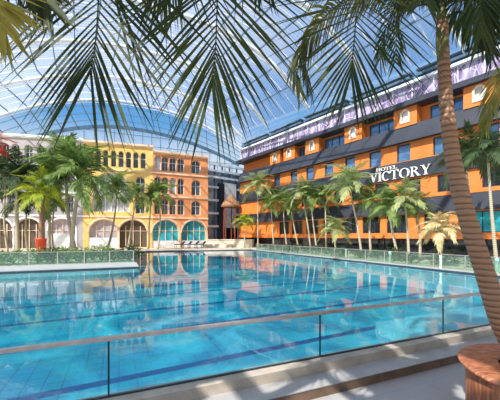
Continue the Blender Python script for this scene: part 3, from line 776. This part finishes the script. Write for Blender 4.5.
palm_px(-8, 258, -11, 150, 22, 'red leaved palm reaching in at the left edge', 'leafred', 14, r=.18, tmat='trunk', group='palms before the arcade')
p = onz(41, 258, DZ); m = MB(); m.lathe([(.05,0),(.34,0),(.48,1.8),(.53,1.85),(.53,1.95),(.46,1.95),(.42,1.6),(.05,1.6)], 20, p)
tag(m.build('plant_pot', M['redpot'], smooth=True), 'glazed red pot around the foot of the yellow green palm', 'plant pot')

# shrubs
def shrub_mesh(seed, n=230):
    R = random.Random(seed); m = MB()
    for i in range(n):
        a = R.uniform(0, 2*pi); rr = R.random()**.5; zz = R.random(); r = .62*rr*(1-.45*zz*zz)
        p = Vector((r*cos(a), r*sin(a), .1+zz*.85)); d = Vector((cos(a)*R.random(), sin(a)*R.random(), R.uniform(-.2, .9)))
        leaflet(m, p, d, R.uniform(.22, .4), .085, .8, 2, Vector((R.uniform(-1,1), R.uniform(-1,1), 1)))
    for k in range(7): m.tube([(0,0,0), (.25*cos(k), .25*sin(k), .7)], [.02, .01], 4)
    return m
SH = {}
def shrub(p, s, label, leaf, var):
    if (leaf, var) not in SH:
        me = bpy.data.meshes.new('shrub'); b = shrub_mesh(var); me.from_pydata([tuple(v) for v in b.v], [], b.f); me.materials.append(M[leaf]); SH[(leaf, var)] = me
    o = bpy.data.objects.new('shrub', SH[(leaf, var)]); COL.objects.link(o); o.location = p; o.scale = (s*1.3, s*1.3, s); o.rotation_euler.z = PR.uniform(0, 6)
    return tag(o, label, 'shrub', 'low planting around the pool')
ORD = ['first', 'second', 'third', 'fourth', 'fifth', 'sixth', 'seventh', 'eighth', 'ninth', 'tenth', 'eleventh', 'twelfth', 'thirteenth', 'fourteenth', 'fifteenth', 'sixteenth']
for i in range(14):
    p = uv(-17.5+i*1.15+PR.uniform(-.3, .3), 23.9+PR.uniform(-.3, .8), DZ); shrub(p, PR.uniform(1.0, 1.4), 'low green shrub behind the left glass fence, %s from its left end' % ORD[i], PR.choice(['leafmid', 'leafdark']), i % 3)
for i in range(16):
    p = uv(18.3+PR.uniform(-.2, .9), 6+i*2.2+PR.uniform(-.5, .5), DZ); shrub(p, PR.uniform(.7, 1.1), 'low dark shrub behind the hotel side fence, %s from its near end' % ORD[i], 'leafdark', i % 3)

# white bollard lights along the right fence
for i, (px, py) in enumerate(((390, 262.5), (441, 268.0), (497, 273.0), (346, 257.2))):
    b = onz(px, py, DZ); t = thing('bollard_light', b, 'short white bollard light at the fence, %s' % ('below the sign', 'at the foot of the golden palm', 'at the right edge', 'left of the tall white trunk')[i], 'bollard', 'white bollard lights')
    m = MB(); m.tube([b, b+Vector((0,0,.7))], [.09, .085], 12); m.build('post', M['white'], t)
    m = MB(); m.tube([b+Vector((0,0,.7)), b+Vector((0,0,.86)), b+Vector((0,0,.9))], [.11, .11, .05], 12); m.build('cap', M['steel'], t)

# ------------------------------------------------------------------ round wooden planter and the near palm in it
C = Vector((3.92, 3.88, 0)); ZT = .78
pl = thing('round_planter', C, 'round slatted wooden planter with broad wooden rim at lower right', 'planter')
m = MB(); m.lathe([(.6, ZT-.06), (1.02, ZT-.06), (1.05, ZT-.05), (1.06, ZT-.03), (1.05, ZT-.01), (1.02, ZT), (.6, ZT), (.6, ZT-.06)], 72, C); m.build('rim', M['wood'], pl, smooth=True)
m = MB()
for k in range(84):
    a = 2*pi*k/84; hw = .0345; ra, rb = .93, .965
    q = []
    for z in (.03, ZT-.06):
        for rr, s_ in ((ra, -1), (ra, 1), (rb, 1), (rb, -1)):
            q.append((C.x+rr*cos(a)-s_*hw*sin(a), C.y+rr*sin(a)+s_*hw*cos(a), z))
    m.hexa([q[0], q[1], q[2], q[3], q[4], q[5], q[6], q[7]])
m.build('slatted_side', M['wood'], pl)
m = MB(); m.lathe([(.05, .0), (.92, .0), (.92, ZT-.07), (.90, ZT-.07), (.90, .1)], 48, C); m.build('liner', M['frame'], pl)
m = MB(); m.lathe([(0.01, ZT-.10), (.3, ZT-.08), (.61, ZT-.12)], 32, C); m.build('soil', M['soil'], pl)

b = Vector((3.72, 4.12, ZT-.1)); cr = at(442, 22, 4.2)
np_ = thing('palm_tree', b, 'big foreground palm with ringed brown trunk leaning from the wooden planter', 'palm tree')
pts = bez([b, at(501, 322, 4.15), at(484, 270, 4.18), at(467, 217, 4.2), at(454, 165, 4.2), at(447, 112, 4.2), at(444, 70, 4.2), cr], 8)
K = len(pts)-1; rad = []
for i in range(K+1):
    f = i/K; rad.append((.136-.062*min(1, f*1.1))*(1+.03*(i % 2)))
m = MB(); m.tube(pts, rad, 18); m.build('trunk', M['trunk'], np_, smooth=True)
m = MB(); m.tube([at(444, 75, 4.2), at(442, 40, 4.2), at(441, 5, 4.2)], [.068, .08, .045], 14); m.build('crownshaft', M['crownshaft'], np_, smooth=True)
NR = random.Random(5)
fan = lambda f: min(80, 9+39*(max(0, 1-f)/.32)**.8)
def nfrond(parent, spec, n, ln, wd=.032, leaf='leafnear', ang=(55, 25), droop=.7, start=.1, rad=.016, side=None, prof=None, seg=5, lift=0.):
    return frond_mesh([at(*s) for s in spec], n, ln, wd, ang, droop, seg, start, rad, side, NR, prof, lift).build('frond', M[leaf], parent)
nfrond(np_, [(441,15,4.2),(415,-22,4.1),(370,-16,4.0),(328,14,3.9),(304,50,3.85),(308,84,3.8)], 80, .62, .036, 'leafcurl', (75, 25), 1.5, side=(.55,.8,0))
nfrond(np_, [(441,15,4.2),(412,-14,4.3),(365,-8,4.4),(318,22,4.4),(294,62,4.4),(300,92,4.4)], 70, .55, .036, 'leafcurl', (70, 25), 1.2, side=(-.4,.9,0))
nfrond(np_, [(441,12,4.2),(420,-30,3.8),(385,-25,3.3),(360,4,3.0),(354,44,2.9),(351,76,2.9)], 30, 1.15, .025, 'leafnear', fan, .25, .3, side=(1,0,0), prof=lambda f: 1.0-.55*max(0, f-.6)/.4)
nfrond(np_, [(441,10,4.2),(436,-30,4.3),(400,-50,4.5),(350,-35,4.7),(312,0,4.8)], 44, .7, .036, 'leafnear', (60, 25), 1.0)
nfrond(np_, [(441,10,4.2),(455,-25,4.1),(490,-30,4.0),(525,0,3.9),(545,50,3.9)], 44, .75, .036, 'leafnear', (60, 25), .9)
nfrond(np_, [(441,14,4.2),(462,0,4.4),(490,8,4.7),(515,35,4.9)], 36, .7, .034, 'leafnear', (55, 25), .9)
nfrond(np_, [(441,14,4.2),(425,-5,4.5),(402,0,4.9),(385,30,5.1),(380,60,5.2)], 36, .65, .032, 'leafnear', (55, 25), .7)
nfrond(np_, [(441,14,4.2),(430,-15,4.4),(412,-12,4.6),(398,20,4.7),(396,60,4.8)], 32, .6, .032, 'leafnear', (55, 25), .5)
nfrond(np_, [(442,8,4.2),(445,-40,4.0),(440,-60,3.5),(430,-40,2.9),(424,0,2.6)], 40, .75, .034, 'leafnear', (55, 25), .5, side=(1,0,0))
nfrond(np_, [(442,8,4.2),(470,-50,4.3),(510,-60,4.5),(560,-30,4.8)], 34, .8, .034, 'leafnear', (55, 25), .9)
nfrond(np_, [(442,12,4.2),(452,-20,4.0),(466,-30,3.5),(478,-5,3.1),(482,36,3.0)], 34, .75, .028, 'leafnear', (48, 20), .4, side=(1,0,0))
nfrond(np_, [(442,12,4.2),(460,-10,4.3),(475,-5,4.4),(488,25,4.4),(492,60,4.4)], 32, .6, .03, 'leafnear', (50, 22), .5)
nfrond(np_, [(442,8,4.2),(420,-50,4.4),(395,-70,4.8),(350,-70,5.2)], 34, .8, .034, 'leafnear', (55, 25), .9)
for sp in ([(441,16,4.2),(455,-8,4.0),(480,-18,3.9),(505,-5,3.8),(520,30,3.8)], [(441,16,4.2),(432,-12,4.0),(410,-30,3.9),(382,-22,3.8),(365,5,3.8)],
           [(441,16,4.2),(448,-12,4.5),(465,-20,4.7),(492,-8,4.9),(510,22,5.0)], [(441,16,4.2),(438,-18,4.6),(425,-28,4.9),(408,-18,5.1),(400,12,5.2)], [(442,20,4.2),(458,12,4.3),(476,22,4.4),(490,50,4.4)]):
    nfrond(np_, sp, 46, .62, .034, 'leafnear', (62, 22), .9)
# palm beyond the right edge whose sunlit frond hangs into view
b2 = Vector((5.0, 5.2, .33)); c2 = at(560, 40, 5.0)
rp_ = thing('palm_tree', Vector((5.15, 5.0, 0)), 'palm beyond the right edge with one yellow green frond hanging into view', 'palm tree')
m = MB(); m.tube([Vector((5.15, 5.0, 0)), Vector((5.15, 5.05, 2.5)), c2], [.13, .11, .09], 12); m.build('trunk', M['trunk'], rp_, smooth=True)
nfrond(rp_, [(560,40,5.0),(528,45,4.7),(503,72,4.5),(491,100,4.45),(486,126,4.45)], 46, .55, .034, 'leafyellow', (55, 22), 1.1)
nfrond(rp_, [(560,40,5.0),(540,45,5.2),(515,85,5.3),(505,120,5.3)], 24, .5, .034, 'leafyellow', (55, 22), 1.1)

# ------------------------------------------------------------------ palm above left whose fronds hang over the top of the picture
lb = Vector((-4.3, .2, 0)); lc = Vector((-2.05, 1.25, 5.0))
lp = thing('palm_tree', lb, 'overhanging palm whose long dark fronds hang across the top left', 'palm tree')
m = MB(); m.tube([lb, lb.lerp(lc, .3)+Vector((-.25,-.1,0)), lb.lerp(lc, .65)+Vector((-.2,-.1,0)), lc], [.17, .14, .125, .11], 14); m.build('trunk', M['trunk'], lp, smooth=True)
m = MB(); m.tube([lc-Vector((0,0,.1)), lc+Vector((0,0,.2)), lc+Vector((0,0,.5))], [.11, .14, .06], 12); m.build('crownshaft', M['crownshaft'], lp, smooth=True)
def lfrond(start_pts, spec, *a, **k):
    pts = [Vector(p) for p in start_pts]+[at(*s) for s in spec]
    n, ln = a[:2]
    return frond_mesh(pts, n, ln, k.get('wd', .03), k.get('ang', (50, 22)), k.get('droop', .2), 5, k.get('start', .3), k.get('rad', .013), k.get('side', (1,0,0)), NR, k.get('prof'), k.get('lift', 0.)).build('frond', M[k.get('leaf', 'leafnear')], lp)
top0 = lc+Vector((.02, .02, .35))
dec = lambda f: 1.0-.45*max(0, f-.5)/.5
lfrond([top0, (-1.75, 1.6, 5.55)], [(103, -75, 2.2), (100, -25, 2.3), (96, 35, 2.3), (90, 74, 2.3)], 28, 1.22, start=.36, wd=.026, ang=fan, prof=dec, droop=.22)
lfrond([top0, (-1.4, 1.4, 5.7), (-.75, 1.8, 5.4)], [(212, -75, 2.3), (217, -20, 2.3), (216, 40, 2.3), (212, 86, 2.3)], 32, 1.12, start=.46, wd=.025, ang=fan, prof=dec, droop=.22)
lfrond([top0, (-1.3, 1.7, 5.8), (-.9, 2.2, 5.6)], [(165, -90, 2.6), (168, -60, 2.7), (162, -20, 2.7)], 24, 1.1, start=.5, wd=.026, ang=(40, 10), droop=.35)
lfrond([top0, (-2.2, 1.5, 5.4)], [(-55, -40, 1.9), (-30, -12, 1.95), (-8, 8, 2.0), (6, 32, 2.0)], 32, .50, start=.4, wd=.026, ang=(60, 15), leaf='leafyellow', droop=.5, side=(1,.0,.6))
lfrond([top0, (-2.0, 1.6, 5.5)], [(-20, -70, 2.2), (5, -45, 2.3), (35, -16, 2.3), (50, 8, 2.3)], 26, .55, start=.4, wd=.026, ang=(55, 20), droop=.4, side=(1,0,.6))
lfrond([top0, (-1.0, 1.2, 5.9), (-.35, 1.5, 5.6)], [(240, -85, 2.0), (254, -60, 2.0), (260, -28, 2.0)], 20, .62, start=.6, wd=.02, ang=(35, 12), droop=.35)
lfrond([top0, (-2.0, 1.8, 5.6)], [(25, -95, 2.5), (35, -60, 2.5), (38, -30, 2.5)], 20, .9, start=.5, wd=.026, ang=(40, 12), droop=.3)
